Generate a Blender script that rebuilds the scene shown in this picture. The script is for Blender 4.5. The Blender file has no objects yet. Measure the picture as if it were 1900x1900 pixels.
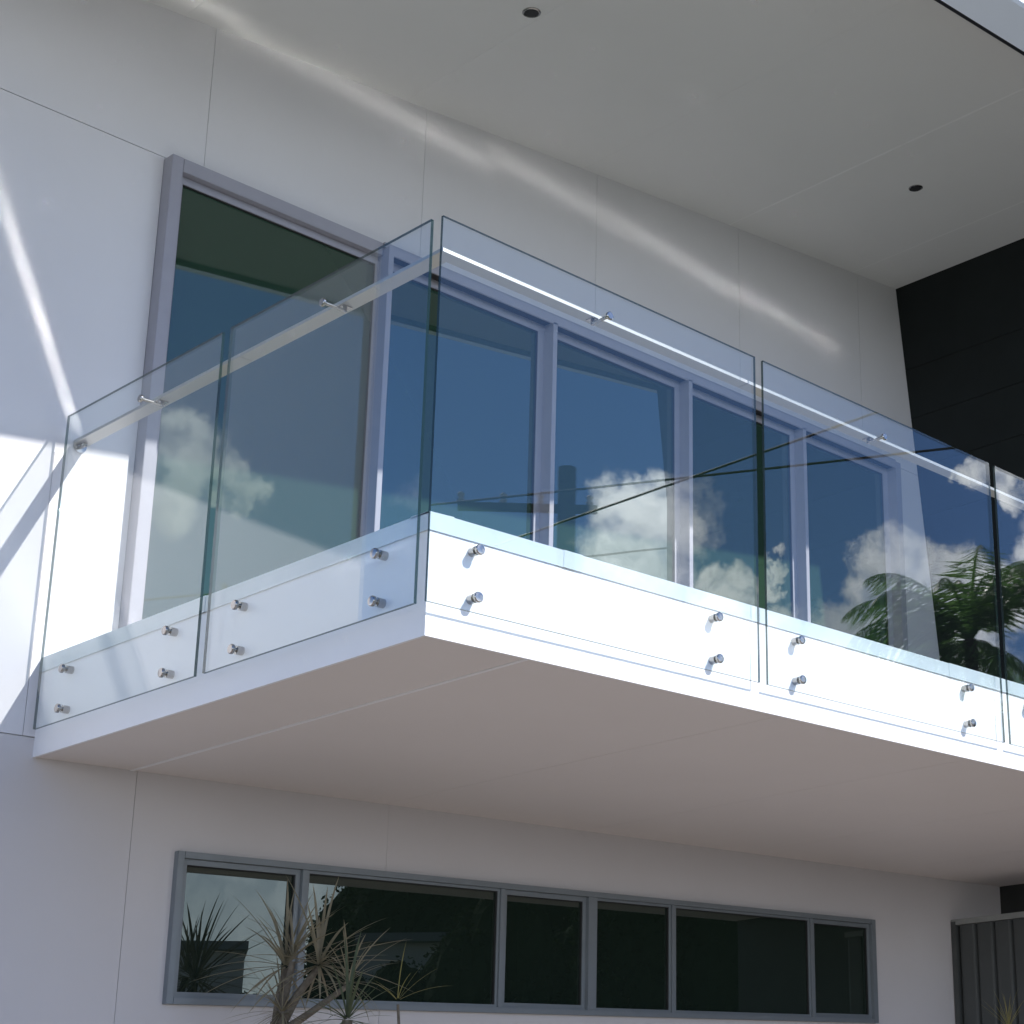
import bpy, bmesh, math, random
from mathutils import Vector, Matrix
random.seed(7)
sc = bpy.context.scene
COL = sc.collection
rad = math.radians

# ------------------------------------------------------------------ camera
cam = bpy.data.cameras.new('camera'); co = bpy.data.objects.new('camera', cam); COL.objects.link(co)
sc.camera = co
Rr = Vector((0.6287, -0.7769, -0.0342)); Uu = Vector((-0.2065, -0.2092, 0.9558)); Ff = Vector((0.7497, 0.5939, 0.2919))
Ff.normalize(); Rr = (Rr - Ff*Rr.dot(Ff)).normalized(); Uu = Rr.cross(Ff)
co.matrix_world = Matrix(((Rr.x, Uu.x, -Ff.x, -3.4103), (Rr.y, Uu.y, -Ff.y, -7.3592), (Rr.z, Uu.z, -Ff.z, 1.6637), (0, 0, 0, 1)))
cam.sensor_width = 36; cam.lens = 36*3173.5/1900; cam.shift_x = (950-1617.3)/1900; cam.shift_y = (1096.3-950)/1900
cam.clip_start = .05; cam.clip_end = 3000

# ------------------------------------------------------------------ sun and sky
SX, SY, SZ = .396, -1.0, .88                       # towards the sun
EL = math.atan2(SZ, math.hypot(SX, SY)); AZ = math.atan2(SX, SY)
sun = bpy.data.lights.new('sun', 'SUN'); so = bpy.data.objects.new('sun', sun); COL.objects.link(so)
sun.energy = 4.8; sun.angle = rad(.53); sun.color = (1, .98, .955)
so.rotation_euler = Vector((SX, SY, SZ)).to_track_quat('Z', 'Y').to_euler(); so.location = (8, -20, 18)

world = bpy.data.worlds.new('World'); sc.world = world; world.use_nodes = True
nt = world.node_tree; N = nt.nodes; L = nt.links
bg = N['Background']; bg.inputs[1].default_value = .10
def node(t, **k):
    n = N.new(t)
    for a, b in k.items(): setattr(n, a, b)
    return n
sky = node('ShaderNodeTexSky', sky_type='NISHITA', sun_disc=False, sun_elevation=EL, sun_rotation=AZ)
sky.air_density = 1.0; sky.dust_density = .1; sky.ozone_density = 3.0
geo = node('ShaderNodeTexCoord')
def noise(vec, scale, detail, rough):
    n = node('ShaderNodeTexNoise'); n.inputs['Scale'].default_value = scale; n.inputs['Detail'].default_value = detail
    n.inputs['Roughness'].default_value = rough; L.new(vec, n.inputs['Vector']); return n
def vmath(op, a, b=None, s=None):
    n = node('ShaderNodeVectorMath', operation=op)
    for i, x in enumerate((a, b)):
        if x is None: continue
        if isinstance(x, (tuple, list)): n.inputs[i].default_value = x
        else: L.new(x, n.inputs[i])
    if s is not None: n.inputs['Scale'].default_value = s
    return n
def fmath(op, a, b=0.0, clamp=False):
    n = node('ShaderNodeMath', operation=op); n.use_clamp = clamp
    for i, x in enumerate((a, b)):
        if isinstance(x, (int, float)): n.inputs[i].default_value = x
        else: L.new(x, n.inputs[i])
    return n.outputs[0]
def ramp(v, a, b, lo=0.0, hi=1.0):
    n = node('ShaderNodeMapRange', interpolation_type='SMOOTHSTEP'); L.new(v, n.inputs['Value'])
    n.inputs['From Min'].default_value = a; n.inputs['From Max'].default_value = b
    n.inputs['To Min'].default_value = lo; n.inputs['To Max'].default_value = hi
    return n.outputs[0]
dirv = geo.outputs['Generated']
n1 = noise(dirv, 26, 7, .62)
w1 = vmath('SUBTRACT', n1.outputs['Color'], (.5, .5, .5))
w2 = vmath('SCALE', w1.outputs[0], s=.055)
n0 = noise(dirv, 90, 6, .6)
w3 = vmath('SCALE', vmath('SUBTRACT', n0.outputs['Color'], (.5, .5, .5)).outputs[0], s=.016)
wd = vmath('NORMALIZE', vmath('ADD', vmath('ADD', dirv, w2.outputs[0]).outputs[0], w3.outputs[0]).outputs[0]).outputs[0]
# cumulus heads: azimuth from south towards east, elevation, radius (degrees)
CL = [(28.04, 21.38, .8), (28.46, 20.42, 1.0), (28.31, 19.4, .9), (29.69, 20.5, .6), (30.35, 19.8, .55),
      (44.05, 20.25, 0.73), (43.02, 19.2, 1.15), (44.4, 19.3, 1.3), (42.29, 18.08, 0.91), (43.59, 17.92, 1.27), (45.09, 19.54, 0.64), (44.0, 16.9, 1.2),
      (46.21, 17.29, 0.6), (47.24, 17.46, 0.5), (48.09, 17.45, 0.42), (48.48, 18.07, 0.3), (46.6, 16.2, 1.1), (48.3, 15.6, 1.0),
      (52.07, 17.61, 0.82), (51.56, 16.73, 0.82), (53.02, 17.58, 0.91), (52.76, 16.14, 1.27), (50.49, 15.68, 0.82), (49.94, 15.2, 0.9),
      (54.43, 17.51, 0.82), (55.26, 17.11, 0.82), (56.17, 16.52, 1.09), (54.25, 15.9, 1.27), (51.4, 14.2, 1.5), (54.5, 13.6, 1.6),
      (56.04, 20.67, 0.5), (55.29, 20.89, 0.35), (56.78, 20.27, 0.6), (58.5, 18.2, 1.3), (60.5, 17.0, 1.6), (64, 19, 2.6), (12, 15, 2.2), (8, 19, 2.6)]
mask = None
for az, el, r in CL:
    a, e = rad(az), rad(el); v = (math.sin(a)*math.cos(e), -math.cos(a)*math.cos(e), math.sin(e))
    d = vmath('DOT_PRODUCT', wd, v).outputs['Value']
    m = ramp(d, math.cos(rad(r*1.45)), math.cos(rad(r*.45)))
    mask = m if mask is None else fmath('MAXIMUM', mask, m)
n2 = noise(dirv, 45, 4, .5)
mask = fmath('MULTIPLY', mask, ramp(n2.outputs['Fac'], .15, .55))
sep = node('ShaderNodeSeparateXYZ'); L.new(dirv, sep.inputs[0])
# fair-weather cloud over the northern half of the sky, haze low over the horizon all round
n3 = noise(dirv, 3.2, 9, .6)
north = fmath('MULTIPLY', ramp(n3.outputs['Fac'], .60, .72), ramp(sep.outputs['Y'], -.1, .25))
low = ramp(sep.outputs['Z'], .25, .10, 0, .8)
allm = fmath('MAXIMUM', fmath('MAXIMUM', mask, north), low, True)
shade = ramp(noise(wd, 14, 6, .6).outputs['Fac'], .3, .7)
ccol = node('ShaderNodeMix', data_type='RGBA'); L.new(shade, ccol.inputs['Factor'])
ccol.inputs['A'].default_value = (11.5, 12.9, 14.8, 1); ccol.inputs['B'].default_value = (27, 28, 29.5, 1)
tint = node('ShaderNodeMix', data_type='RGBA', blend_type='MULTIPLY'); tint.inputs['Factor'].default_value = 1
L.new(sky.outputs[0], tint.inputs['A']); tint.inputs['B'].default_value = (.72, .92, 1.22, 1)
fin = node('ShaderNodeMix', data_type='RGBA'); L.new(allm, fin.inputs['Factor']); L.new(tint.outputs['Result'], fin.inputs['A']); L.new(ccol.outputs['Result'], fin.inputs['B'])
L.new(fin.outputs['Result'], bg.inputs[0])

vs = sc.view_settings; vs.view_transform = 'Standard'; vs.look = 'None'; vs.exposure = .42; vs.gamma = 1; vs.use_curve_mapping = False
sc.cycles.max_bounces = 10; sc.cycles.transparent_max_bounces = 20; sc.cycles.diffuse_bounces = 4; sc.cycles.glossy_bounces = 5
sc.cycles.use_guiding = True; sc.cycles.use_surface_guiding = True; sc.cycles.guiding_training_samples = 128
sc.cycles.caustics_reflective = True; sc.cycles.blur_glossy = .0; sc.cycles.sample_clamp_indirect = 0
sc.cycles.use_denoising = True

# ------------------------------------------------------------------ materials
def mat(name, col, rough=.5, metal=0., spec=.5, var=0., vscale=6, bump=0., bscale=200, col2=None, coat=0.):
    m = bpy.data.materials.new(name); m.use_nodes = True; t = m.node_tree; b = t.nodes['Principled BSDF']
    b.inputs['Base Color'].default_value = (*col, 1); b.inputs['Roughness'].default_value = rough; b.inputs['Metallic'].default_value = metal
    b.inputs['Specular IOR Level'].default_value = spec; b.inputs['Coat Weight'].default_value = coat
    tc = t.nodes.new('ShaderNodeTexCoord')
    if var or col2:
        n = t.nodes.new('ShaderNodeTexNoise'); n.inputs['Scale'].default_value = vscale; n.inputs['Detail'].default_value = 8; n.inputs['Roughness'].default_value = .6
        t.links.new(tc.outputs['Object'], n.inputs['Vector'])
        r = t.nodes.new('ShaderNodeMapRange'); r.inputs['From Min'].default_value = .3; r.inputs['From Max'].default_value = .7; t.links.new(n.outputs['Fac'], r.inputs['Value'])
        x = t.nodes.new('ShaderNodeMix'); x.data_type = 'RGBA'; t.links.new(r.outputs[0], x.inputs['Factor'])
        c2 = col2 or tuple(max(0, c*(1-var)) for c in col)
        x.inputs['A'].default_value = (*col, 1); x.inputs['B'].default_value = (*c2, 1); t.links.new(x.outputs['Result'], b.inputs['Base Color'])
        r2 = t.nodes.new('ShaderNodeMapRange'); r2.inputs['To Min'].default_value = max(.02, rough-.06); r2.inputs['To Max'].default_value = min(1, rough+.08)
        t.links.new(n.outputs['Fac'], r2.inputs['Value']); t.links.new(r2.outputs[0], b.inputs['Roughness'])
    if bump:
        n = t.nodes.new('ShaderNodeTexNoise'); n.inputs['Scale'].default_value = bscale; n.inputs['Detail'].default_value = 4
        t.links.new(tc.outputs['Object'], n.inputs['Vector'])
        u = t.nodes.new('ShaderNodeBump'); u.inputs['Strength'].default_value = bump; u.inputs['Distance'].default_value = .002
        t.links.new(n.outputs['Fac'], u.inputs['Height']); t.links.new(u.outputs[0], b.inputs['Normal'])
    return m
M = dict(
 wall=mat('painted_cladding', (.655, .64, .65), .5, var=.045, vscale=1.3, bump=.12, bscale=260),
 wallshade=mat('painted_cladding_shaded', (.56, .54, .545), .5, var=.05, vscale=1.1, bump=.12, bscale=260),  # same cladding, with the lower storey's dimmer light put into the colour
 joint=mat('joint_sealant', (.55, .55, .56), .8),
 soffit=mat('painted_soffit_sheet', (.70, .70, .68), .55, var=.04, vscale=.9, bump=.1, bscale=180),
 under=mat('painted_balcony_sheet', (.72, .68, .66), .55, var=.04, vscale=.9, bump=.1, bscale=180),
 strip=mat('soffit_joint_strip', (.74, .74, .72), .45),
 fascia=mat('painted_fascia', (.82, .82, .84), .45, var=.03, vscale=2, bump=.08, bscale=150),
 flash=mat('metal_flashing', (.60, .66, .69), .32, .25, var=.12, vscale=5, col2=(.50, .57, .60)),
 gutter=mat('gutter_metal', (.82, .89, 1.0), .35),
 dark=mat('charcoal_cladding', (.004, .008, .0085), .6, spec=.35, var=.3, vscale=3, bump=.2, bscale=90),
 darklow=mat('charcoal_render', (.035, .038, .037), .6, var=.2, vscale=3),
 drip=mat('drip_edge_black', (.01, .011, .018), .5),
 frame=mat('anodised_aluminium', (.31, .305, .345), .42, .0, var=.06, vscale=9),
 lowframe=mat('grey_aluminium', (.20, .225, .245), .38, .3, var=.08, vscale=9),
 seal=mat('rubber_seal', (.015, .015, .016), .6),
 steel=mat('brushed_steel', (.42, .40, .38), .18, 1., var=.06, vscale=30),
 rail=mat('brushed_rail_steel', (.66, .65, .63), .082, 1.),
 railside=mat('satin_rail_steel', (.45, .44, .42), .42, .8),
 edge=mat('polished_glass_edge', (.012, .03, .028), .12, 0, .7),
 tile=mat('balcony_tile', (.42, .40, .37), .5, var=.1),
 ground=mat('lawn', (.06, .09, .035), .9, var=.4, vscale=2, bump=.5, bscale=40),
 drive=mat('pale_concrete', (.29, .245, .205), .85, var=.18, vscale=1.2, bump=.3, bscale=60),
 soil=mat('garden_mulch', (.06, .045, .035), .95, var=.4, vscale=20, bump=.6, bscale=60),
 road=mat('asphalt', (.05, .05, .052), .85, var=.2, vscale=3, bump=.3, bscale=80),
 fence=mat('fence_steel', (.060, .066, .066), .45, var=.15, vscale=4),
 fcap=mat('fence_cap', (.26, .27, .26), .4, var=.15, vscale=8),
 leaf=mat('strap_leaf', (.22, .21, .15), .5, var=.5, vscale=5, col2=(.33, .28, .20)),
 leafg=mat('strap_leaf_green', (.085, .11, .065), .45, var=.4, vscale=6),
 leafy=mat('strap_leaf_yellow', (.30, .25, .09), .5, var=.3, vscale=6, col2=(.16, .17, .07)),
 bark=mat('fibrous_bark', (.17, .145, .11), .9, var=.5, vscale=40, bump=1, bscale=120),
 tree=mat('tree_foliage', (.012, .026, .010), .95, spec=.08, var=.5, vscale=.8, col2=(.022, .04, .014)),
 palm=mat('palm_foliage', (.09, .16, .05), .4, var=.4, vscale=1.5),
 trunk=mat('tree_bark', (.09, .075, .06), .9, var=.3, vscale=8),
 pole=mat('weathered_timber', (.10, .10, .085), .8, var=.3, vscale=6),
 wire=mat('black_cable', (.02, .02, .02), .6),
 render=mat('neighbour_wall_paint', (.75, .72, .68), .7, var=.08),
 roof=mat('roof_sheet', (.25, .25, .26), .5),
)
def glass_fresnel(t, ior):
    g = t.nodes.new('ShaderNodeNewGeometry'); mr = t.nodes.new('ShaderNodeMapRange'); mr.clamp = False
    t.links.new(g.outputs['Backfacing'], mr.inputs['Value']); mr.inputs['To Min'].default_value = ior; mr.inputs['To Max'].default_value = 1/ior
    f = t.nodes.new('ShaderNodeFresnel'); t.links.new(mr.outputs[0], f.inputs['IOR']); return f.outputs[0]
def pane_mat(name, tintc, ior, gain=1., gl=(1, 1, 1)):
    m = bpy.data.materials.new(name); m.use_nodes = True; t = m.node_tree; t.nodes.clear()
    o = t.nodes.new('ShaderNodeOutputMaterial'); tr = t.nodes.new('ShaderNodeBsdfTransparent'); tr.inputs[0].default_value = (*tintc, 1)
    g = t.nodes.new('ShaderNodeBsdfGlossy'); g.inputs['Roughness'].default_value = 0.0; g.inputs['Color'].default_value = (*gl, 1)
    mx = t.nodes.new('ShaderNodeMixShader'); f = glass_fresnel(t, ior)
    mu = t.nodes.new('ShaderNodeMath'); mu.operation = 'MULTIPLY'; mu.use_clamp = True; t.links.new(f, mu.inputs[0]); mu.inputs[1].default_value = gain
    t.links.new(mu.outputs[0], mx.inputs[0]); t.links.new(tr.outputs[0], mx.inputs[1]); t.links.new(g.outputs[0], mx.inputs[2]); t.links.new(mx.outputs[0], o.inputs[0])
    return m
def edge_mat():
    m = bpy.data.materials.new('polished_glass_edge'); m.use_nodes = True; t = m.node_tree; b = t.nodes['Principled BSDF']; o = t.nodes['Material Output']
    b.inputs['Base Color'].default_value = (.012, .03, .028, 1); b.inputs['Roughness'].default_value = .12
    tr = t.nodes.new('ShaderNodeBsdfTransparent'); tr.inputs[0].default_value = (.42, .50, .49, 1); mx = t.nodes.new('ShaderNodeMixShader'); mx.inputs[0].default_value = .68
    t.links.new(tr.outputs[0], mx.inputs[1]); t.links.new(b.outputs[0], mx.inputs[2]); t.links.new(mx.outputs[0], o.inputs[0]); return m
M['edge'] = edge_mat()
def leafify(m, k, col):      # thin leaves let some light through
    t = m.node_tree; b = t.nodes['Principled BSDF']; o = t.nodes['Material Output']; tl = t.nodes.new('ShaderNodeBsdfTranslucent'); tl.inputs[0].default_value = (*col, 1)
    mx = t.nodes.new('ShaderNodeMixShader'); mx.inputs[0].default_value = k; t.links.new(b.outputs[0], mx.inputs[1]); t.links.new(tl.outputs[0], mx.inputs[2]); t.links.new(mx.outputs[0], o.inputs[0])
leafify(M['palm'], .5, (.22, .42, .10)); leafify(M['leaf'], .3, (.2, .2, .1)); leafify(M['leafg'], .3, (.10, .16, .05)); leafify(M['leafy'], .35, (.45, .40, .12)); leafify(M['tree'], .12, (.05, .09, .02))
M['pane'] = pane_mat('balustrade_glass', (.965, .982, .98), 1.52)
def window_glass(name, base, ior, tintg):
    m = bpy.data.materials.new(name); m.use_nodes = True; t = m.node_tree; t.nodes.clear()
    o = t.nodes.new('ShaderNodeOutputMaterial'); d = t.nodes.new('ShaderNodeBsdfDiffuse'); d.inputs[0].default_value = (*base, 1)
    g = t.nodes.new('ShaderNodeBsdfGlossy'); g.inputs['Roughness'].default_value = 0.0; g.inputs['Color'].default_value = (*tintg, 1)
    n = t.nodes.new('ShaderNodeTexNoise'); n.inputs['Scale'].default_value = 1.1; n.inputs['Detail'].default_value = 1
    tc = t.nodes.new('ShaderNodeTexCoord'); t.links.new(tc.outputs['Object'], n.inputs['Vector'])
    b = t.nodes.new('ShaderNodeBump'); b.inputs['Strength'].default_value = .25; b.inputs['Distance'].default_value = .002; t.links.new(n.outputs['Fac'], b.inputs['Height'])
    t.links.new(b.outputs[0], g.inputs['Normal'])
    mx = t.nodes.new('ShaderNodeMixShader'); f = t.nodes.new('ShaderNodeFresnel'); f.inputs['IOR'].default_value = ior
    t.links.new(f.outputs[0], mx.inputs[0]); t.links.new(d.outputs[0], mx.inputs[1]); t.links.new(g.outputs[0], mx.inputs[2]); t.links.new(mx.outputs[0], o.inputs[0])
    return m
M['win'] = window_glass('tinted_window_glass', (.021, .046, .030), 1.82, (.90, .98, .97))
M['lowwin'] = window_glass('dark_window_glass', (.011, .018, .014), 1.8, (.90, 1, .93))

# ------------------------------------------------------------------ mesh helpers
class MB:
    def __init__(s): s.v = []; s.f = []; s.m = []
    def box(s, x0, x1, y0, y1, z0, z1, mi=0):
        b = len(s.v); s.v += [(x, y, z) for x in (x0, x1) for y in (y0, y1) for z in (z0, z1)]
        s.f += [tuple(b+i for i in q) for q in ((0, 1, 3, 2), (4, 6, 7, 5), (0, 4, 5, 1), (2, 3, 7, 6), (0, 2, 6, 4), (1, 5, 7, 3))]; s.m += [mi]*6; return s
    def prism(s, poly, a0, a1, ax='y', mi=0):   # poly in the two other axes
        b = len(s.v); n = len(poly)
        for a in (a0, a1):
            for p, q in poly: s.v.append((p, a, q) if ax == 'y' else (a, p, q) if ax == 'x' else (p, q, a))
        s.f += [tuple(range(b, b+n)), tuple(range(b+2*n-1, b+n-1, -1))] + [(b+i, b+n+i, b+n+(i+1) % n, b+(i+1) % n) for i in range(n)]; s.m += [mi]*(n+2); return s
    def tube(s, p, q, r0, r1=None, n=16, caps=True, mi=0):
        p, q = Vector(p), Vector(q); r1 = r0 if r1 is None else r1; d = (q-p).normalized(); u = d.orthogonal().normalized(); w = d.cross(u); b = len(s.v)
        for c, r in ((p, r0), (q, r1)):
            for i in range(n): a = 2*math.pi*i/n; s.v.append(tuple(c+u*(r*math.cos(a))+w*(r*math.sin(a))))
        s.f += [(b+i, b+(i+1) % n, b+n+(i+1) % n, b+n+i) for i in range(n)]; s.m += [mi]*n
        if caps: s.f += [tuple(range(b+n-1, b-1, -1)), tuple(range(b+n, b+2*n))]; s.m += [mi]*2
        return s
    def lathe(s, p, d, prof, n=20, mi=0):       # prof: (distance along d, radius)
        p = Vector(p); d = Vector(d).normalized(); u = d.orthogonal().normalized(); w = d.cross(u); b = len(s.v)
        for t, r in prof:
            for i in range(n): a = 2*math.pi*i/n; s.v.append(tuple(p+d*t+u*(r*math.cos(a))+w*(r*math.sin(a))))
        for k in range(len(prof)-1):
            s.f += [(b+k*n+i, b+k*n+(i+1) % n, b+(k+1)*n+(i+1) % n, b+(k+1)*n+i) for i in range(n)]; s.m += [mi]*n
        s.f += [tuple(range(b+n-1, b-1, -1)), tuple(range(b+(len(prof)-1)*n, b+len(prof)*n))]; s.m += [mi]*2; return s
    def build(s, name, mats, parent=None, bevel=0, smooth=False, loc=None):
        me = bpy.data.meshes.new(name); me.from_pydata(s.v, [], s.f)
        for m in (mats if isinstance(mats, (list, tuple)) else [mats]): me.materials.append(m)
        me.polygons.foreach_set('material_index', s.m)
        bm = bmesh.new(); bm.from_mesh(me); bmesh.ops.recalc_face_normals(bm, faces=bm.faces)
        if bevel: bmesh.ops.bevel(bm, geom=list(bm.edges), offset=bevel, segments=2, affect='EDGES', clamp_overlap=True)
        bm.to_mesh(me); bm.free()
        if smooth:
            for pl in me.polygons: pl.use_smooth = True
            me.set_sharp_from_angle(angle=rad(32))
        o = bpy.data.objects.new(name, me); COL.objects.link(o)
        if parent: o.parent = parent; o.matrix_parent_inverse = parent.matrix_basis.inverted()
        return o
def thing(name, label, cat, loc=(0, 0, 0), group=None):
    o = bpy.data.objects.new(name, None); COL.objects.link(o); o.location = loc; o['label'] = label; o['category'] = cat; o.empty_display_size = .1
    if group: o['group'] = group
    return o
def sub(name, parent, loc=(0, 0, 0), label=None):
    o = bpy.data.objects.new(name, None); COL.objects.link(o); o.parent = parent; o.matrix_parent_inverse = parent.matrix_basis.inverted(); o.location = loc; o.empty_display_size = .1
    if label: o['label'] = label
    return o
def struct(o): o['kind'] = 'structure'; return o

# ------------------------------------------------------------------ measured dimensions
D = 2.7275; ZB = 3.257; ZC = 3.634; ZT = 3.70
sz = lambda x: 7.145 + .1135*x            # raked ceiling
tx = lambda z: 6.32 + .12*(7.862-z)       # leaning dark wall
WL = -1.66                                # left end of the wall
GAP = .0012

# ------------------------------------------------------------------ ground
struct(MB().box(-300, 300, -300, 300, -.5, 0).build('ground', M['ground']))
struct(MB().box(-9, 14, -10.5, -.9, -.05, .005).build('driveway', M['drive']))
struct(MB().box(-9, 14, -.9, -.02, -.05, .012).build('garden_bed', M['soil']))
struct(MB().box(-200, 200, -20.5, -13.5, -.05, .006).build('road', M['road']))
struct(MB().box(-200, 200, -13.5, -13.35, -.05, .12).build('kerb', M['drive']))

# ------------------------------------------------------------------ the house
house = thing('house', 'white two storey house with raked eave, cantilevered balcony and grey framed windows', 'house', (3, 0, 0))
# backing walls with the openings left out
bk = MB()
dl, dr, dtop = .325, 6.10, 6.30
bk.prism([(WL+.02, 3.3), (dl, 3.3), (dl, dtop), (dr, dtop), (dr, 3.3), (7.2, 3.3), (6.9, 3.7), (tx(7.8)+.02, sz(6.3)+.05), (WL+.02, sz(WL)+.05)], .010, .16)
wx0, wx1, wz0, wz1 = .70, 5.74, 2.25, 2.90
bk.prism([(WL+.02, 0), (7.28, 0), (7.28, 3.3), (4, 3.3), (4, wz1), (wx1, wz1), (wx1, wz0), (wx0, wz0), (wx0, wz1), (3.99, wz1), (3.99, 3.3), (WL+.02, 3.3)], .0105, .16)
bk.box(WL+.02, WL+.15, .16, 9, 0, sz(WL)); bk.box(WL+.02, 9, 9, 9.15, 0, sz(WL)); bk.box(8.85, 9, .2, 9, 0, 7.9)
bk.build('wall_core', M['joint'], house)
def panel(poly, y0=0, y1=.009, m='wall', name='cladding_panel'):
    return MB().prism(poly, y0, y1).build(name, M[m], house)
JX = [WL, -.796, .534, 1.863, 3.187, 4.514, 5.84]
for i, x0 in enumerate(JX):
    x1 = JX[i+1] if i+1 < len(JX) else None
    zb = 6.345
    a = x0+GAP
    if x1: panel([(a, zb+GAP), (x1-GAP, zb+GAP), (x1-GAP, sz(x1)+.01), (a, sz(a)+.01)])
    else: panel([(a, zb+GAP), (tx(zb)+.01, zb+GAP), (tx(sz(6.32))+.01, sz(6.32)+.01), (a, sz(a)+.01)])
panel([(WL, 3.348), (-.052-GAP, 3.348), (-.052-GAP, 4.66), (-.052+GAP, 4.66), (-.052+GAP, 3.348), (dl-.002, 3.348), (dl-.002, 6.342), (WL, 6.342)])
panel([(dr+.002, 3.70), (tx(3.7), 3.70), (tx(6.342)+.01, 6.342), (dr+.002, 6.342)])
panel([(WL, 0), (.477-GAP, 0), (.477-GAP, 3.342), (WL, 3.342)], m='wallshade')
panel([(.477+GAP, 0), (1.835-GAP, 0), (1.835-GAP, wz0), (wx0, wz0), (wx0, wz1), (1.835-GAP/2, wz1), (1.835-GAP/2, ZB+.01), (.477+GAP, ZB+.01)], m='wallshade')
panel([(1.835+GAP/2, ZB+.01), (1.835+GAP/2, wz1), (wx1, wz1), (wx1, wz0), (1.835+GAP, wz0), (1.835+GAP, 0), (7.3, 0), (7.3, ZB+.01)], m='wallshade')
# return wall at the left end
MB().box(WL-.009, WL, 0, 9, 0, sz(WL)+.01).build('return_wall', M['wall'], house)

# raked ceiling sheets under the eave
SXJ = [WL-.1, .36, 1.715, 3.07, 4.415, 5.78, 7.13, 8.6]
for a, b in zip(SXJ, SXJ[1:]):
    MB().prism([(a+.0005, sz(a+.0005)), (b-.0005, sz(b-.0005)), (b-.0005, sz(b)+.009), (a+.0005, sz(a)+.009)], -2.745, .1).build('soffit_panel', M['soffit'], house)
for x in SXJ[4:-1]:
    MB().prism([(x-.007, sz(x)-.0008), (x+.007, sz(x)-.0008), (x+.008, sz(x)+.004), (x-.008, sz(x)+.004)], -2.743, -.001).build('joint_strip', M['strip'], house)
MB().prism([(WL-.12, sz(WL)+.012), (8.6, sz(8.6)+.012), (8.6, sz(8.6)+.26), (WL-.12, sz(WL)+.26)], -2.75, 9.3).build('roof', M['roof'], house)
MB().prism([(WL-.12, sz(WL)-.042), (8.6, sz(8.6)-.042), (8.6, sz(8.6)+.05), (WL-.12, sz(WL)+.05)], -2.771, -2.747).build('drip_edge', M['drip'], house)
# gutter: underside, front, rolled lip
gm = MB(); a0, a1 = WL-.14, 8.6
pts = [(-2.7725, -.025), (-2.975, .045), (-2.995, .06), (-3.0, .16), (-2.99, .17), (-2.965, .075), (-2.80, .01), (-2.79, .10), (-2.7725, .10)]
b0 = len(gm.v)
for x in (a0, a1):
    for y, dz in pts: gm.v.append((x, y, sz(x)-.01+dz))
n = len(pts); gm.f += [tuple(range(n)), tuple(range(2*n-1, n-1, -1))] + [(i, n+i, n+(i+1) % n, (i+1) % n) for i in range(n)]; gm.m += [0]*(n+2)
gm.build('gutter', M['gutter'], house)
# downlights
for x, y in ((1.645, -1.185), (4.992, -1.213), (-.6, -1.185), (7.6, -1.2)):
    z = sz(x); nrm = Vector((.1135, 0, -1)).normalized()
    d = MB().lathe(Vector((x, y, z))-nrm*.004, nrm, [(0, .050), (.009, .049), (.011, .044), (.010, .039), (.004, .037)], 24).build('downlight', M['steel'], house, smooth=True)
    MB().lathe(Vector((x, y, z))+nrm*.001, nrm, [(0, .0365), (.0055, .036)], 20).build('lens', M['seal'], d)

# leaning charcoal wall, one board after another
z = ZT; first = True
zs = [3.70, 4.065, 4.455, 4.845, 5.235, 5.625, 6.015, 6.405, 6.795, 7.19, 7.90]
for za, zb in zip(zs, zs[1:]):
    MB().prism([(tx(za+.0015), za+.0015), (tx(zb-.0015), zb-.0015), (tx(zb)+.02, zb-.0015), (tx(za)+.02, za+.0015)], -2.74, -.001).build('cladding_board', M['dark'], house)
MB().prism([(tx(3.7)+.022, 3.7), (tx(7.87)+.022, 7.87), (tx(7.87)+.2, 7.87), (tx(3.7)+.2, 3.7)], -2.735, .0).build('wall_lining', M['drip'], house)
MB().box(7.3, 7.5, -2.7, .2, 0, ZB+.002).build('lower_side_wall', M['darklow'], house)

# balcony
XE = 7.4
MB().box(.012, XE, -D+.012, -.001, ZB+.02, ZT-.03).build('balcony_slab', M['joint'], house)
for a, b in ((0, .45), (.45, 1.80), (1.80, 3.15), (3.15, 4.5), (4.5, 5.85), (5.85, XE)):
    MB().box(max(a, .013)+.0015, b-.0015, -D+.013, -.0005, ZB+.002, ZB+.018).build('balcony_soffit_panel', M['under'], house)
MB().box(.441, .459, -D+.014, -.001, ZB-.0012, ZB+.003).build('joint_strip', M['fascia'], house)
MB().box(0, XE, -D, -D+.012, ZB, ZC+.03).build('fascia_board', M['fascia'], house)
MB().box(0, .012, -D+.0125, 0, ZB, ZC+.03).build('fascia_board', M['fascia'], house)
MB().box(.013, XE, -D+.09, 0, ZT-.028, ZT-.006).build('balcony_tiling', M['tile'], house)
# cap flashing with its lapped lengths
def cap(a, b, side, lift=0):
    m = MB()
    o = .006+lift
    if side == 'f':
        m.prism([(-D-o, ZC), (-D-o, ZT+lift), (-D+.1, ZT+.004+lift), (-D+.1, ZT-.004), (-D-.003, ZT-.006), (-D-.003, ZC)], a, b, 'x')
    else:
        m.prism([(-o, ZC), (-o, ZT+lift), (.1, ZT+.004+lift), (.1, ZT-.004), (-.003, ZT-.006), (-.003, ZC)], a, b, 'y')
    return m.build('cap_flashing', M['flash'], house)
cap(-.006, .62, 'f'); cap(.60, .69, 'f', .0015); cap(.67, 3.02, 'f'); cap(3.0, 5.4, 'f', .0015); cap(5.38, XE, 'f')
cap(-D-.004, -1.30, 's'); cap(-1.32, -.001, 's', .0015)

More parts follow.
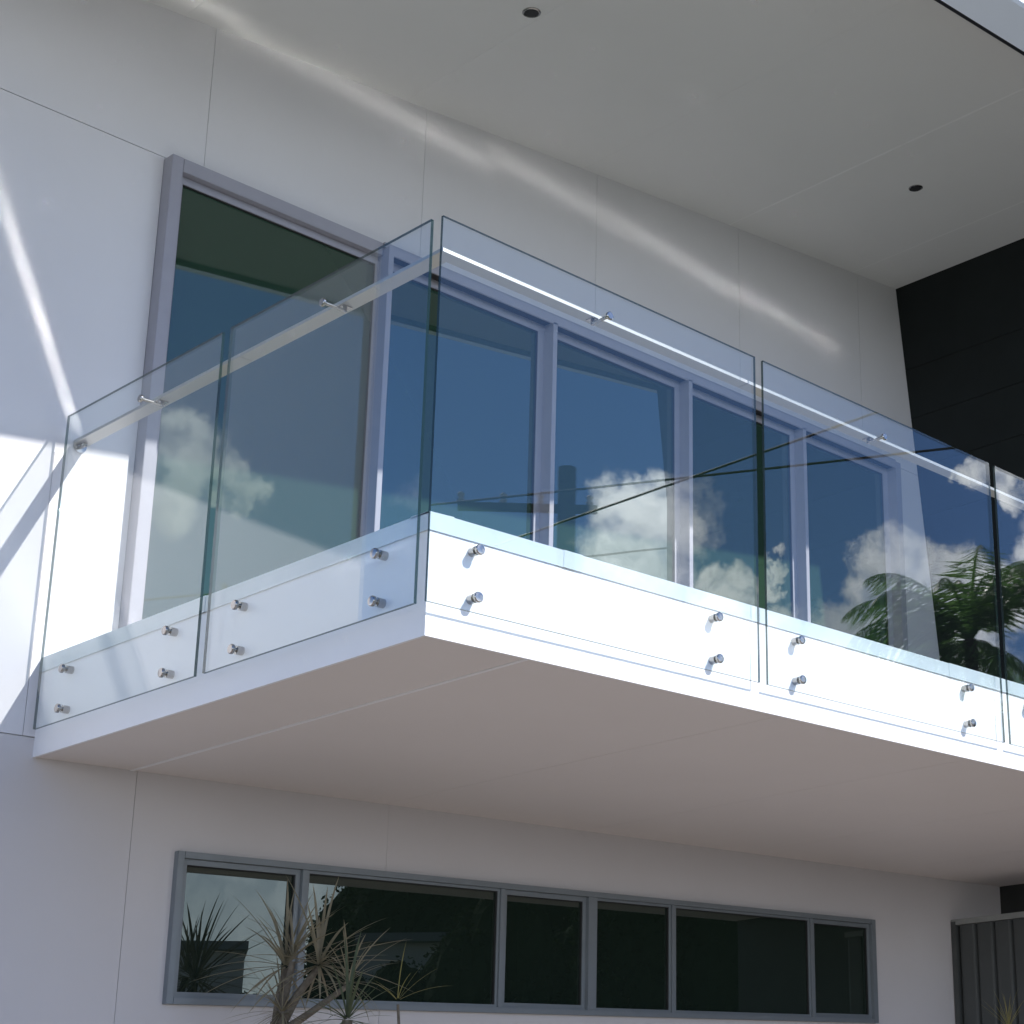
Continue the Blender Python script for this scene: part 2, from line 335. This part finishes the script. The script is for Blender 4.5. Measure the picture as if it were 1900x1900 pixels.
# upper glazing: big fixed window and the row of sliding doors
win = sub('window_wall', house, (3.2, 0, 3.7))
FT = 6.335
YF = -.13
MB().box(.325, .385, -.08, .06, 3.62, FT).build('frame', M['frame'], win, .002)
MB().box(.386, 1.568, -.08, -.035, FT-.075, FT-.001).build('frame', M['frame'], win, .002)
MB().box(.386, 1.568, -.035, .05, FT-.10, FT-.0015).build('frame', M['frame'], win, .002)
MB().box(1.60, 6.06, YF, YF+.012, 6.25, 6.302).build('frame', M['frame'], win, .001)
MB().box(1.60, 6.06, YF+.012, .05, 6.262, 6.300).build('frame', M['seal'], win)
MB().box(1.56, 6.10, -.10, .05, 6.303, FT-.002).build('frame', M['frame'], win, .001)
MB().box(6.06, 6.12, YF, .05, 3.62, 6.302).build('frame', M['frame'], win, .002)
mull = [1.569, 2.742, 3.886, 5.010]
for x in mull: MB().box(x, x+.033, YF, .04, 3.62, 6.262 if x > 2 else 6.302).build('mullion', M['frame'], win, .0015)
MB().box(.386, 6.06, -.06, .05, 3.62, 3.80).build('sill', M['frame'], win, .002)
def glaze(x0, x1, z0, z1, fw, yf, parent, gm, fm, name='sash', top=None):
    t = top or fw
    s = MB().box(x0, x0+fw, yf, yf+.04, z0, z1).box(x1-fw, x1, yf, yf+.04, z0, z1).box(x0+fw, x1-fw, yf, yf+.04, z1-t, z1).box(x0+fw, x1-fw, yf, yf+.04, z0, z0+fw).build(name, fm, parent)
    p = MB().box(x0+fw-.004, x1-fw+.004, yf+.018, yf+.024, z0+fw-.004, z1-t+.004).build('pane', gm, parent)
    g = .004
    MB().box(x0+fw, x0+fw+g, yf+.006, yf+.017, z0+fw, z1-t).box(x1-fw-g, x1-fw, yf+.006, yf+.017, z0+fw, z1-t).box(x0+fw+g, x1-fw-g, yf+.006, yf+.017, z1-t-g, z1-t).build('seal', M['seal'], parent)
    return p
glaze(.386, 1.568, 3.80, 6.235, .022, -.045, win, M['win'], M['frame'])
xs = [1.602, 2.742, 2.775, 3.886, 3.919, 5.010, 5.043, 6.06]
for i in range(0, 8, 2): glaze(xs[i], xs[i+1], 3.80, 6.262, .055 if i == 6 else .045, -.046+.0, win, M['win'], M['frame'], top=.05)

# lower strip window
lw = sub('strip_window', house, (3.2, 0, 2.2))
lx0, lx1, lz0, lz1 = .69, 5.75, 2.235, 2.915
MB().box(lx0, lx0+.032, -.035, .05, lz0, lz1).build('frame', M['lowframe'], lw, .0015)
MB().box(lx1-.045, lx1, -.035, .05, lz0, lz1).build('frame', M['lowframe'], lw, .0015)
MB().box(lx0+.033, lx1-.046, -.035, .05, lz1-.03, lz1).build('frame', M['lowframe'], lw, .0015)
MB().box(lx0+.033, lx1-.046, -.035, .05, lz0, lz0+.028).build('frame', M['lowframe'], lw, .0015)
mx = [1.355, 2.566, 3.205, 3.845, 5.095]
for i, x in enumerate(mx): MB().box(x-(.03 if i == 2 else .014), x+(.03 if i == 2 else .014), -.03 if i != 2 else -.034, .04, lz0+.029, lz1-.031).build('mullion', M['lowframe'], lw, .001)
ed = [lx0+.033]+mx+[lx1-.046]
for i in range(6):
    a = ed[i]+(0 if i == 0 else (.031 if i == 3 else .015)); b = ed[i+1]-(0 if i == 5 else (.031 if i == 2 else .015))
    slide = i in (0, 2, 5)
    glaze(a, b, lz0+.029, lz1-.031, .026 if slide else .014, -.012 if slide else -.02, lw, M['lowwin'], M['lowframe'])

# ------------------------------------------------------------------ glass balustrade
G0, G1 = -.041, -.029
ZG0, ZG1 = 3.3648, 4.82
def glass_panel(side, a, b, buttons, label):
    t = thing('glass_panel', label, 'glass panel', (G0, (a+b)/2, ZG0) if side == 's' else ((a+b)/2, -D+G0, ZG0), group='frameless glass panels along the balcony edge')
    e = .0009
    m = MB()
    if side == 's': m.box(G0, G1, a, b, ZG0, ZG1)
    else: m.box(a, b, -D+G0, -D+G1, ZG0, ZG1)
    # big faces clear, thin faces are the ground and polished edge
    o = m.build('pane', [M['pane'], M['edge']], t)
    ax = 0 if side == 's' else 1
    for p in o.data.polygons: p.material_index = 0 if abs(p.normal[ax]) > .5 else 1
    for c in buttons:
        for z in (3.594, 3.420):
            if side == 's': P, dd = (0, c, z), (-1, 0, 0)
            else: P, dd = (c, -D, z), (0, -1, 0)
            MB().lathe(P, dd, [(0, .017), (.028, .017), (.0285, .008), (.0415, .008), (.042, .0195), (.050, .0195), (.0535, .017), (.0545, .009)], 24).build('standoff', M['steel'], t, smooth=True)
    return t
glass_panel('s', -1.3406, -.0634, (-.278, -1.108), 'clear side glass panel nearest the white wall, on the shaded left face of the balcony')
glass_panel('s', -D+.0136, -1.4016, (-1.605, -2.485), 'clear side glass panel between the balcony corner and the panel by the wall')
glass_panel('f', -.028, 1.629, (.182, 1.386), 'front glass panel that starts at the balcony corner, above sunlit white fascia')
glass_panel('f', 1.679, 3.3885, (1.888, 3.118), 'front glass panel in the middle with the palm tree reflected in it')
glass_panel('f', 3.4385, 5.15, (3.65, 4.93), 'front glass panel cut off by the right edge of the picture')
glass_panel('f', 5.20, 6.74, (5.4, 6.5), 'last front glass panel next to the dark leaning wall')

# flat steel handrail carried on brackets through the glass
hr = thing('handrail', 'flat stainless steel handrail behind the top of the balcony glass', 'handrail', (.026, -D+.026, 4.724))
R0, RW, RZ, RT = .026, .064, 4.724, .014
def satin(o):
    o.data.materials.append(M['railside'])
    for p in o.data.polygons: p.material_index = 0 if p.normal.z > .7 else 1
satin(MB().prism([(R0, -.004), (R0+RW, -.004), (R0+RW, -1.368), (R0, -1.368)], RZ, RZ+RT, 'z').build('rail_bar', M['rail'], hr))
satin(MB().prism([(R0, -1.372), (R0+RW, -1.372), (R0+RW, -D+R0+RW), (R0, -D+R0)], RZ, RZ+RT-.0004, 'z').build('rail_bar', M['rail'], hr))
for xa, xb, off in ((R0, 1.652, .0), (1.656, 3.412, -.00035), (3.416, 5.172, .0002), (5.176, 6.72, .0)):   # lengths; slight twist and offsets added to steer the reflected sun streaks
    rb = MB(); SEG = 50
    for i in range(SEG+1):
        x = xa+(xb-xa)*i/SEG; dl_ = .0021-.0003*x+off
        for yy, zz in ((-D+R0, RZ-dl_), (-D+R0, RZ+RT-dl_), (-D+R0+RW, RZ+RT), (-D+R0+RW, RZ)):
            rb.v.append((x+(RW if (i == 0 and xa == R0 and yy > -D+R0+.01) else 0), yy, zz))
    rb.f += [(0, 1, 2, 3), (4*SEG+3, 4*SEG+2, 4*SEG+1, 4*SEG)]+[(4*i+k, 4*i+4+k, 4*i+4+(k+1) % 4, 4*i+(k+1) % 4) for i in range(SEG) for k in range(4)]; rb.m += [0]*(4*SEG+2)
    satin(rb.build('rail_bar', M['rail'], hr))
def bracket(side, c):
    zc = 4.708
    if side == 's': P = lambda d, h: (G0-d, c, h)
    else: P = lambda d, h: (c, -D+G0-d, h)
    v = (-1, 0, 0) if side == 's' else (0, -1, 0)
    m = MB().lathe(P(0, zc), v, [(0, .017), (.008, .017), (.010, .014)], 20)
    m.tube(P(-.001, zc), P(-.10, zc), .007, n=14); m.tube(P(-.095, zc-.007), P(-.095, RZ), .008, n=14)
    q = P(-.095, 0); m.box(q[0]-.02, q[0]+.02, q[1]-.02, q[1]+.02, RZ-.004, RZ-.0003)
    m.build('bracket', M['steel'], hr, smooth=True)
for y in (-.723, -2.059): bracket('s', y)
for x in (.778, 2.519, 4.26, 6.0): bracket('f', x)
MB().lathe((R0+RW/2, -.001, 4.715), (0, -1, 0), [(0, .03), (.006, .03), (.008, .012), (.05, .012), (.055, .002)], 20).build('wall_flange', M['steel'], hr, smooth=True)

# ------------------------------------------------------------------ ribbed fence on the right
fn = thing('fence', 'dark grey ribbed metal fence running out from the white wall at the right', 'fence', (6.67, -.5, 0))
y = -.05
while y > -.9:
    y2 = y-.155
    MB().prism([(y, 0), (y-.006, 0), (y2+.012, 0), (y2, 0)], 0, 1).v
    m = MB(); FX = 6.67; z0, z1 = .05, 2.93
    prof = [(FX+.03, y), (FX+.004, y-.014), (FX, y-.03), (FX, y2+.03), (FX+.004, y2+.014), (FX+.03, y2+.001), (FX+.032, y2+.001), (FX+.034, y)]
    m.prism(prof, z0, z1, 'z'); m.build('fence_sheet', M['fence'], fn); y = y2
MB().box(6.65, 6.72, -.048, -.004, 0, 2.96).build('post', M['fence'], fn, .003)
MB().box(6.652, 6.715, y, -.004, 2.932, 2.972).build('capping', M['fcap'], fn, .002)

# ------------------------------------------------------------------ strap-leaved plants in front of the lower window
def leaf_mesh(L_, w, droop, fold=.35, seg=7):
    v = []; f = []
    for i in range(seg+1):
        t = i/seg; x = L_*t*(1-.12*droop*t); z = -droop*L_*t*t*.55; ww = w*(.45+.9*t)*(1-t)**.75 if t > .12 else w*.55
        if i == seg: ww = .0005
        v += [(x, -ww, z+ww*fold), (x, 0, z), (x, ww, z+ww*fold)]
    for i in range(seg):
        a = i*3; f += [(a, a+3, a+4, a+1), (a+1, a+4, a+5, a+2)]
    me = bpy.data.meshes.new('leaf'); me.from_pydata(v, [], f)
    for p in me.polygons: p.use_smooth = True
    return me
lib = {}
def leaves(parent, c, n, L0, L1, w, m, el0=-30, el1=85, droop=(.1, .7), fixed=()):
    rnd = random.Random(int(c[0]*1000)+n)
    for i in range(n):
        key = (m, i % 5, round(w, 3)); ln = rnd.uniform(L0, L1)
        if key not in lib:
            me = leaf_mesh(1, w/.4, rnd.uniform(*droop)); me.materials.append(M[m]); lib[key] = me
        o = bpy.data.objects.new('leaf', lib[key]); COL.objects.link(o); o.parent = parent; o.matrix_parent_inverse = parent.matrix_basis.inverted()
        az = i*2.39996+rnd.uniform(-.3, .3); el = rad(rnd.uniform(el0, el1)) if i >= len(fixed) else 0
        if i < len(fixed): az, el, ln = fixed[i]; az = rad(az); el = rad(el)
        d = Vector((math.cos(az)*math.cos(el), math.sin(az)*math.cos(el), math.sin(el)))
        pos = Vector(c)+d*.012
        if c[1]+d.y*ln > -.06: ln = max(.08, (-.06-c[1])/d.y)
        yv = Vector((0, 0, 1)).cross(d); yv = yv.normalized() if yv.length > .05 else Vector((0, 1, 0)); zv = d.cross(yv)
        R_ = Matrix((d, yv, zv)).transposed().to_4x4()
        o.matrix_basis = Matrix.Translation(pos) @ R_ @ Matrix.Diagonal((ln, ln, ln, 1))
def trunk(parent, pts, r, m='bark'):
    mb = MB()
    for (p, q, a, b) in [(pts[i], pts[i+1], r[i], r[i+1]) for i in range(len(pts)-1)]: mb.tube(p, q, a, b, 12, caps=True)
    # ragged leaf bases
    rnd = random.Random(3)
    o = mb.build('trunk', M[m], parent, smooth=True); return o
pl = thing('dracaena', 'tall strap leaved plant with two spiky heads in front of the lower window', 'plant', (1.0, -.5, 0))
trunk(pl, [(.97, -.5, 0), (.98, -.47, 1.6), (.985, -.45, 1.98), (.99, -.44, 2.14)], [.05, .036, .038, .028])
trunk(pl, [(.99, -.44, 2.10), (1.02, -.40, 2.26), (1.065, -.37, 2.37)], [.026, .017, .015]); trunk(pl, [(.99, -.45, 2.10), (1.07, -.47, 2.26), (1.14, -.5, 2.37)], [.026, .018, .014]); trunk(pl, [(.99, -.45, 2.10), (1.05, -.44, 2.40)], [.02, .014])
leaves(pl, (1.06, -.37, 2.385), 34, .24, .44, .012, 'leaf', -35, 88)
leaves(pl, (1.145, -.50, 2.385), 34, .26, .48, .012, 'leaf', -35, 88)
leaves(pl, (1.05, -.44, 2.42), 20, .16, .30, .010, 'leaf', 20, 88)
leaves(pl, (1.0, -.46, 2.18), 60, .12, .30, .010, 'leaf', -60, 75)
leaves(pl, (1.22, -.62, 2.30), 26, .18, .34, .011, 'leaf', -30, 80)
trunk(pl, [(.99, -.45, 2.08), (1.10, -.54, 2.18), (1.22, -.62, 2.29)], [.022, .015, .012])
leaves(pl, (.99, -.45, 2.05), 34, .08, .20, .011, 'leaf', -80, 40)
# fibrous skirt
p2 = thing('yucca', 'low green plant with one broad upright leaf right of the spiky heads', 'plant', (1.035, -.9, 0))
trunk(p2, [(1.03, -.88, 0), (1.035, -.9, 2.12)], [.03, .022])
leaves(p2, (1.035, -.9, 2.12), 26, .18, .34, .014, 'leafg', -25, 60, fixed=((30, 86, .40), (210, 84, .36), (200, 70, .27)))
p3 = thing('cordyline', 'thin plant with a few pale yellow upright leaves, right of the green one', 'plant', (1.36, -.8, 0))
trunk(p3, [(1.42, -.80, 0), (1.385, -.80, 2.0), (1.362, -.80, 2.20)], [.009, .007, .006])
leaves(p3, (1.36, -.8, 2.215), 7, .14, .2, .010, 'leafy', 25, 80, fixed=((0, 88, .26), (-35, 50, .22), (-40, 28, .24), (20, 70, .16)))
p4 = thing('grass_clump', 'straw coloured grassy clump in front of the dark fence', 'plant', (5.86, -1, 0))
trunk(p4, [(5.86, -1, 0), (5.86, -1, 2.15)], [.02, .012])
leaves(p4, (5.86, -1, 2.15), 22, .12, .26, .008, 'leafy', 35, 88)

# ------------------------------------------------------------------ what the glass mirrors: trees, palm, pole, wires and houses across the street
CX, CY, CZ = -3.41, 7.36, 1.66
def at(az, dist, el=None):
    a = rad(az); x, y = CX+dist*math.sin(a), CY-dist*math.cos(a)
    return (x, y, 0 if el is None else CZ+dist*math.tan(rad(el)))
def crown(parent, c, rx, rz, n, s, m='tree', seed=0):
    rnd = random.Random(seed); v = []; f = []
    lobes = [(rnd.uniform(-.62, .62)*rx, rnd.uniform(-.62, .62)*rx, rnd.uniform(-.6, .55)*rz, rnd.uniform(.4, .62)) for _ in range(9)]
    for i in range(n):
        lx, ly, lz, lr = lobes[i % 9]
        d = Vector((rnd.gauss(0, 1), rnd.gauss(0, 1), rnd.gauss(0, 1))).normalized()*rnd.uniform(.86, 1.05)
        p = Vector(c)+Vector((lx+d.x*lr*rx, ly+d.y*lr*rx, lz+d.z*lr*rz))
        u = Vector((rnd.gauss(0, 1), rnd.gauss(0, 1), rnd.gauss(0, .6))).normalized(); w = u.orthogonal().normalized(); k = s*rnd.uniform(.6, 1.3); b = len(v)
        v += [tuple(p-u*k), tuple(p+w*k*.45), tuple(p+u*k), tuple(p-w*k*.45)]; f.append((b, b+1, b+2, b+3))
    for lx, ly, lz, lr in lobes:                     # boughs packed with leaf behind the outer leaves
        b = len(v); U, V = 18, 11
        for j in range(V+1):
            for i in range(U):
                th = math.pi*j/V; ph_ = 2*math.pi*i/U; k = lr*rnd.uniform(.84, .99)
                v.append((c[0]+lx+k*rx*math.sin(th)*math.cos(ph_), c[1]+ly+k*rx*math.sin(th)*math.sin(ph_), c[2]+lz+k*rz*math.cos(th)))
        for j in range(V):
            for i in range(U): f.append((b+j*U+i, b+j*U+(i+1) % U, b+(j+1)*U+(i+1) % U, b+(j+1)*U+i))
    me = bpy.data.meshes.new('crown'); me.from_pydata(v, [], f); me.materials.append(M[m]); o = bpy.data.objects.new('crown', me); COL.objects.link(o)
    o.parent = parent; o.matrix_parent_inverse = parent.matrix_basis.inverted(); return o
def tree(az, dist, topel, rx, label, seed, base=.35, cat='tree', dy=0):
    x, y, _ = at(az, dist); y -= dy; h = CZ+dist*math.tan(rad(topel))
    t = thing('street_tree', label, cat, (x, y, 0), group='trees across the street')
    mb = MB().tube((x, y, 0), (x+.2, y, h*.45), .22, .14, 10)
    for k in range(5):
        a = k*1.3+seed; mb.tube((x+.2, y, h*.42), (x+.2+math.cos(a)*rx*.5, y+math.sin(a)*rx*.5, h*.75), .1, .03, 8)
    mb.build('trunk', M['trunk'], t)
    crown(t, (x, y, h*(.5+base/2)), rx, h*(.5-base/2)*1.0, 20000, .045, seed=seed)
for k, (az, dist, el, rx, lab) in enumerate([
    (37.9, 28, 8.6, 1.9, 'dark leafy tree across the street beside the pale wall'), (41.8, 30, 9.2, 3.0, 'dark leafy tree across the street, second from the power pole'),
    (45.2, 31, 8.8, 3.0, 'dark leafy tree across the street in the middle of the row'), (48.6, 30, 9.4, 3.0, 'dark leafy tree across the street below the clouds'),
    (52.0, 31, 9.6, 3.0, 'dark leafy tree across the street beside the palm'), (55.9, 20.5, 13.6, 1.35, 'tall dense tree across the street behind the palm'), (60.5, 29, 12.2, 2.6, 'tall dense tree at the far end of the row across the street')]):
    tree(az, dist, el, rx, lab, k+1, .1, dy=5.54 if az > 55 else 0)
hedge = []
for k, az in enumerate([33.2, 35.0, 36.6, 38.4, 40.4, 42.4, 44.4, 46.4, 48.6, 50.8]):
    x, y, zt_ = at(az, 23, (4.3, 5.0)[k] if k < 2 else 6.2+.3*math.sin(k*2.1)); t = thing('shrub', 'dense dark shrub in the row across the street, number counted from the pale wall', 'shrub', (x, y, 0), 'shrubs across the street')
    t['label'] = ['leftmost','second','third','fourth','fifth','sixth','seventh','eighth','ninth','tenth'][k]+' dense dark shrub, counted from the left in the row mirrored in the lower window'
    MB().tube((x, y, 0), (x, y, zt_*.6), .08, .04, 8).build('trunk', M['trunk'], t)
    crown(t, (x, y, zt_*.52), 1.2, zt_*.55, 6000, .035, seed=40+k)
# pale houses across the street
def far_house(az0, az1, dist, el, label, depth=6):
    p, q = Vector(at(az0, dist)), Vector(at(az1, dist)); h = CZ+dist*math.tan(rad(el)); d = (q-p); nrm = Vector((d.y, -d.x, 0)).normalized()
    if nrm.dot(p-Vector((CX, CY, 0))) < 0: nrm = -nrm
    t = thing('far_house', label, 'house', tuple(p)); mb = MB()
    a = [(p.x, p.y), (q.x, q.y), (q.x+nrm.x*depth, q.y+nrm.y*depth), (p.x+nrm.x*depth, p.y+nrm.y*depth)]
    mb.prism(a, 0, h, 'z').build('wall', M['render'], t)
    c = [(x-nrm.x*.0, y) for x, y in a]; cx = sum(x for x, _ in a)/4; cy = sum(y for _, y in a)/4
    r = [((x-cx)*1.06+cx, (y-cy)*1.06+cy) for x, y in a]; MB().prism(r, h+.003, h+.12, 'z').build('roof', M['roof'], t)
    e = d.normalized(); w0 = p+e*(d.length*.35)-nrm*.03
    m2 = MB(); m2.prism([(w0.x, w0.y), (w0.x+e.x*1.2, w0.y+e.y*1.2), (w0.x+e.x*1.2+nrm.x*.028, w0.y+e.y*1.2+nrm.y*.028), (w0.x+nrm.x*.028, w0.y+nrm.y*.028)], 1.0, 2.1, 'z'); m2.build('window', M['lowwin'], t)
far_house(34.7, 37.6, 24.5, 5.7, 'flat roofed pale rendered house across the street')
far_house(28.6, 31.4, 26, 5.5, 'second pale house across the street, behind the shrubs', 5)
# palm
px_, py_, _ = at(55.0, 22); py_ -= 5.54; ph = CZ+22*math.tan(rad(15.2))
pm = thing('palm_tree', 'tall feathery palm tree mirrored in the front balcony glass', 'palm', (px_, py_, 0))
mb = MB()
for i in range(8): mb.tube((px_, py_, ph*i/8), (px_, py_, ph*(i+1)/8), .14-.006*i, .134-.006*i, 12)
mb.build('trunk', M['trunk'], pm)
def frond(az, el, ln, seed):
    rnd = random.Random(seed); v = []; f = []; a = rad(az); h = Vector((math.cos(a), math.sin(a), 0)); p = Vector((px_, py_, ph)); e = rad(el); prev = p.copy(); S = 32
    side = Vector((-math.sin(a), math.cos(a), 0))
    for i in range(S):
        t = i/S; e2 = e-t*t*rad(95); d = h*math.cos(e2)+Vector((0, 0, math.sin(e2))); q = prev+d*(ln/S); up = side.cross(d)
        b = len(v); w = .035*(1-t)+.006; v += [tuple(prev-side*w), tuple(prev+side*w), tuple(q+side*w), tuple(q-side*w)]; f.append((b, b+1, b+2, b+3))
        if t > .1:
            for s_ in (-1, 1):
                for kk in range(2):
                    ll = ln*.36*math.sin(math.pi*min(1, .12+t*.86))*rnd.uniform(.8, 1.1); pp = prev+(q-prev)*(kk*.5); dirn = (side*s_*.8+d*.65-Vector((0, 0, .28+rnd.uniform(0, .5)))+up*rnd.uniform(0, .4)).normalized()
                    wv = d*.017; b = len(v); v += [tuple(pp-wv*.5), tuple(pp+wv*.5), tuple(pp+dirn*ll*.55+wv*.7), tuple(pp+dirn*ll), tuple(pp+dirn*ll*.55-wv*.7)]; f.append((b, b+1, b+2, b+3, b+4))
        prev = q
    me = bpy.data.meshes.new('frond'); me.from_pydata(v, [], f); me.materials.append(M['palm']); o = bpy.data.objects.new('frond', me); COL.objects.link(o); o.parent = pm; o.matrix_parent_inverse = pm.matrix_basis.inverted()
for i in range(20): frond(i*137.5, 0+(i*53 % 88), 1.85+.2*math.sin(i*1.7), i)

for i in range(7): frond(20+i*51, -28+(i*7 % 15), 1.5, 90+i)
frond(215, 36, 2.0, 77); frond(204, 52, 1.9, 78); frond(226, 20, 1.8, 80)
# power pole with its cables
pox, poy = 10.37, -14.03
po = thing('power_pole', 'timber power pole with crossarm beyond the driveway', 'pole', (pox, poy, 0))
MB().tube((pox, poy, 0), (pox, poy, 9.77), .14, .115, 16).build('post', M['pole'], po, smooth=True)
MB().prism([(pox-1.02, poy-.90), (pox+.30, poy+.25), (pox+.25, poy+.31), (pox-1.07, poy-.84)], 9.15, 9.25, 'z').build('crossarm', M['pole'], po)
for k, tpar in enumerate((-1.0, -.6, -.25, .22)):
    MB().lathe((pox+tpar, poy+tpar*.87, 9.255), (0, 0, 1), [(0, .02), (.04, .05), (.08, .03), (.12, .05), (.15, .02)], 12).build('insulator', M['render'], po, smooth=True)
def cable(p, q, sag, r, label):
    p, q = Vector(p), Vector(q); mb = MB(); S = 40; prev = None; pts = [p.lerp(q, i/S)-Vector((0, 0, sag*4*(i/S)*(1-i/S))) for i in range(S+1)]
    for a, b in zip(pts, pts[1:]): mb.tube(a, b, r, n=6, caps=False)
    o = mb.build('power_line', M['wire'], smooth=True); o['label'] = label; o['category'] = 'power line'; o['group'] = 'overhead power lines'; return o
cable((10.37, -46, 9.4), (10.37, 14, 9.3), .3, .015, 'overhead cable running straight through the pole crossarm, mirrored as the upper dark line')
cable((6.7, -20, 9.3), (18.5, 5.4, 9.1), .15, .015, 'overhead cable crossing the first one, mirrored as the lower dark line')
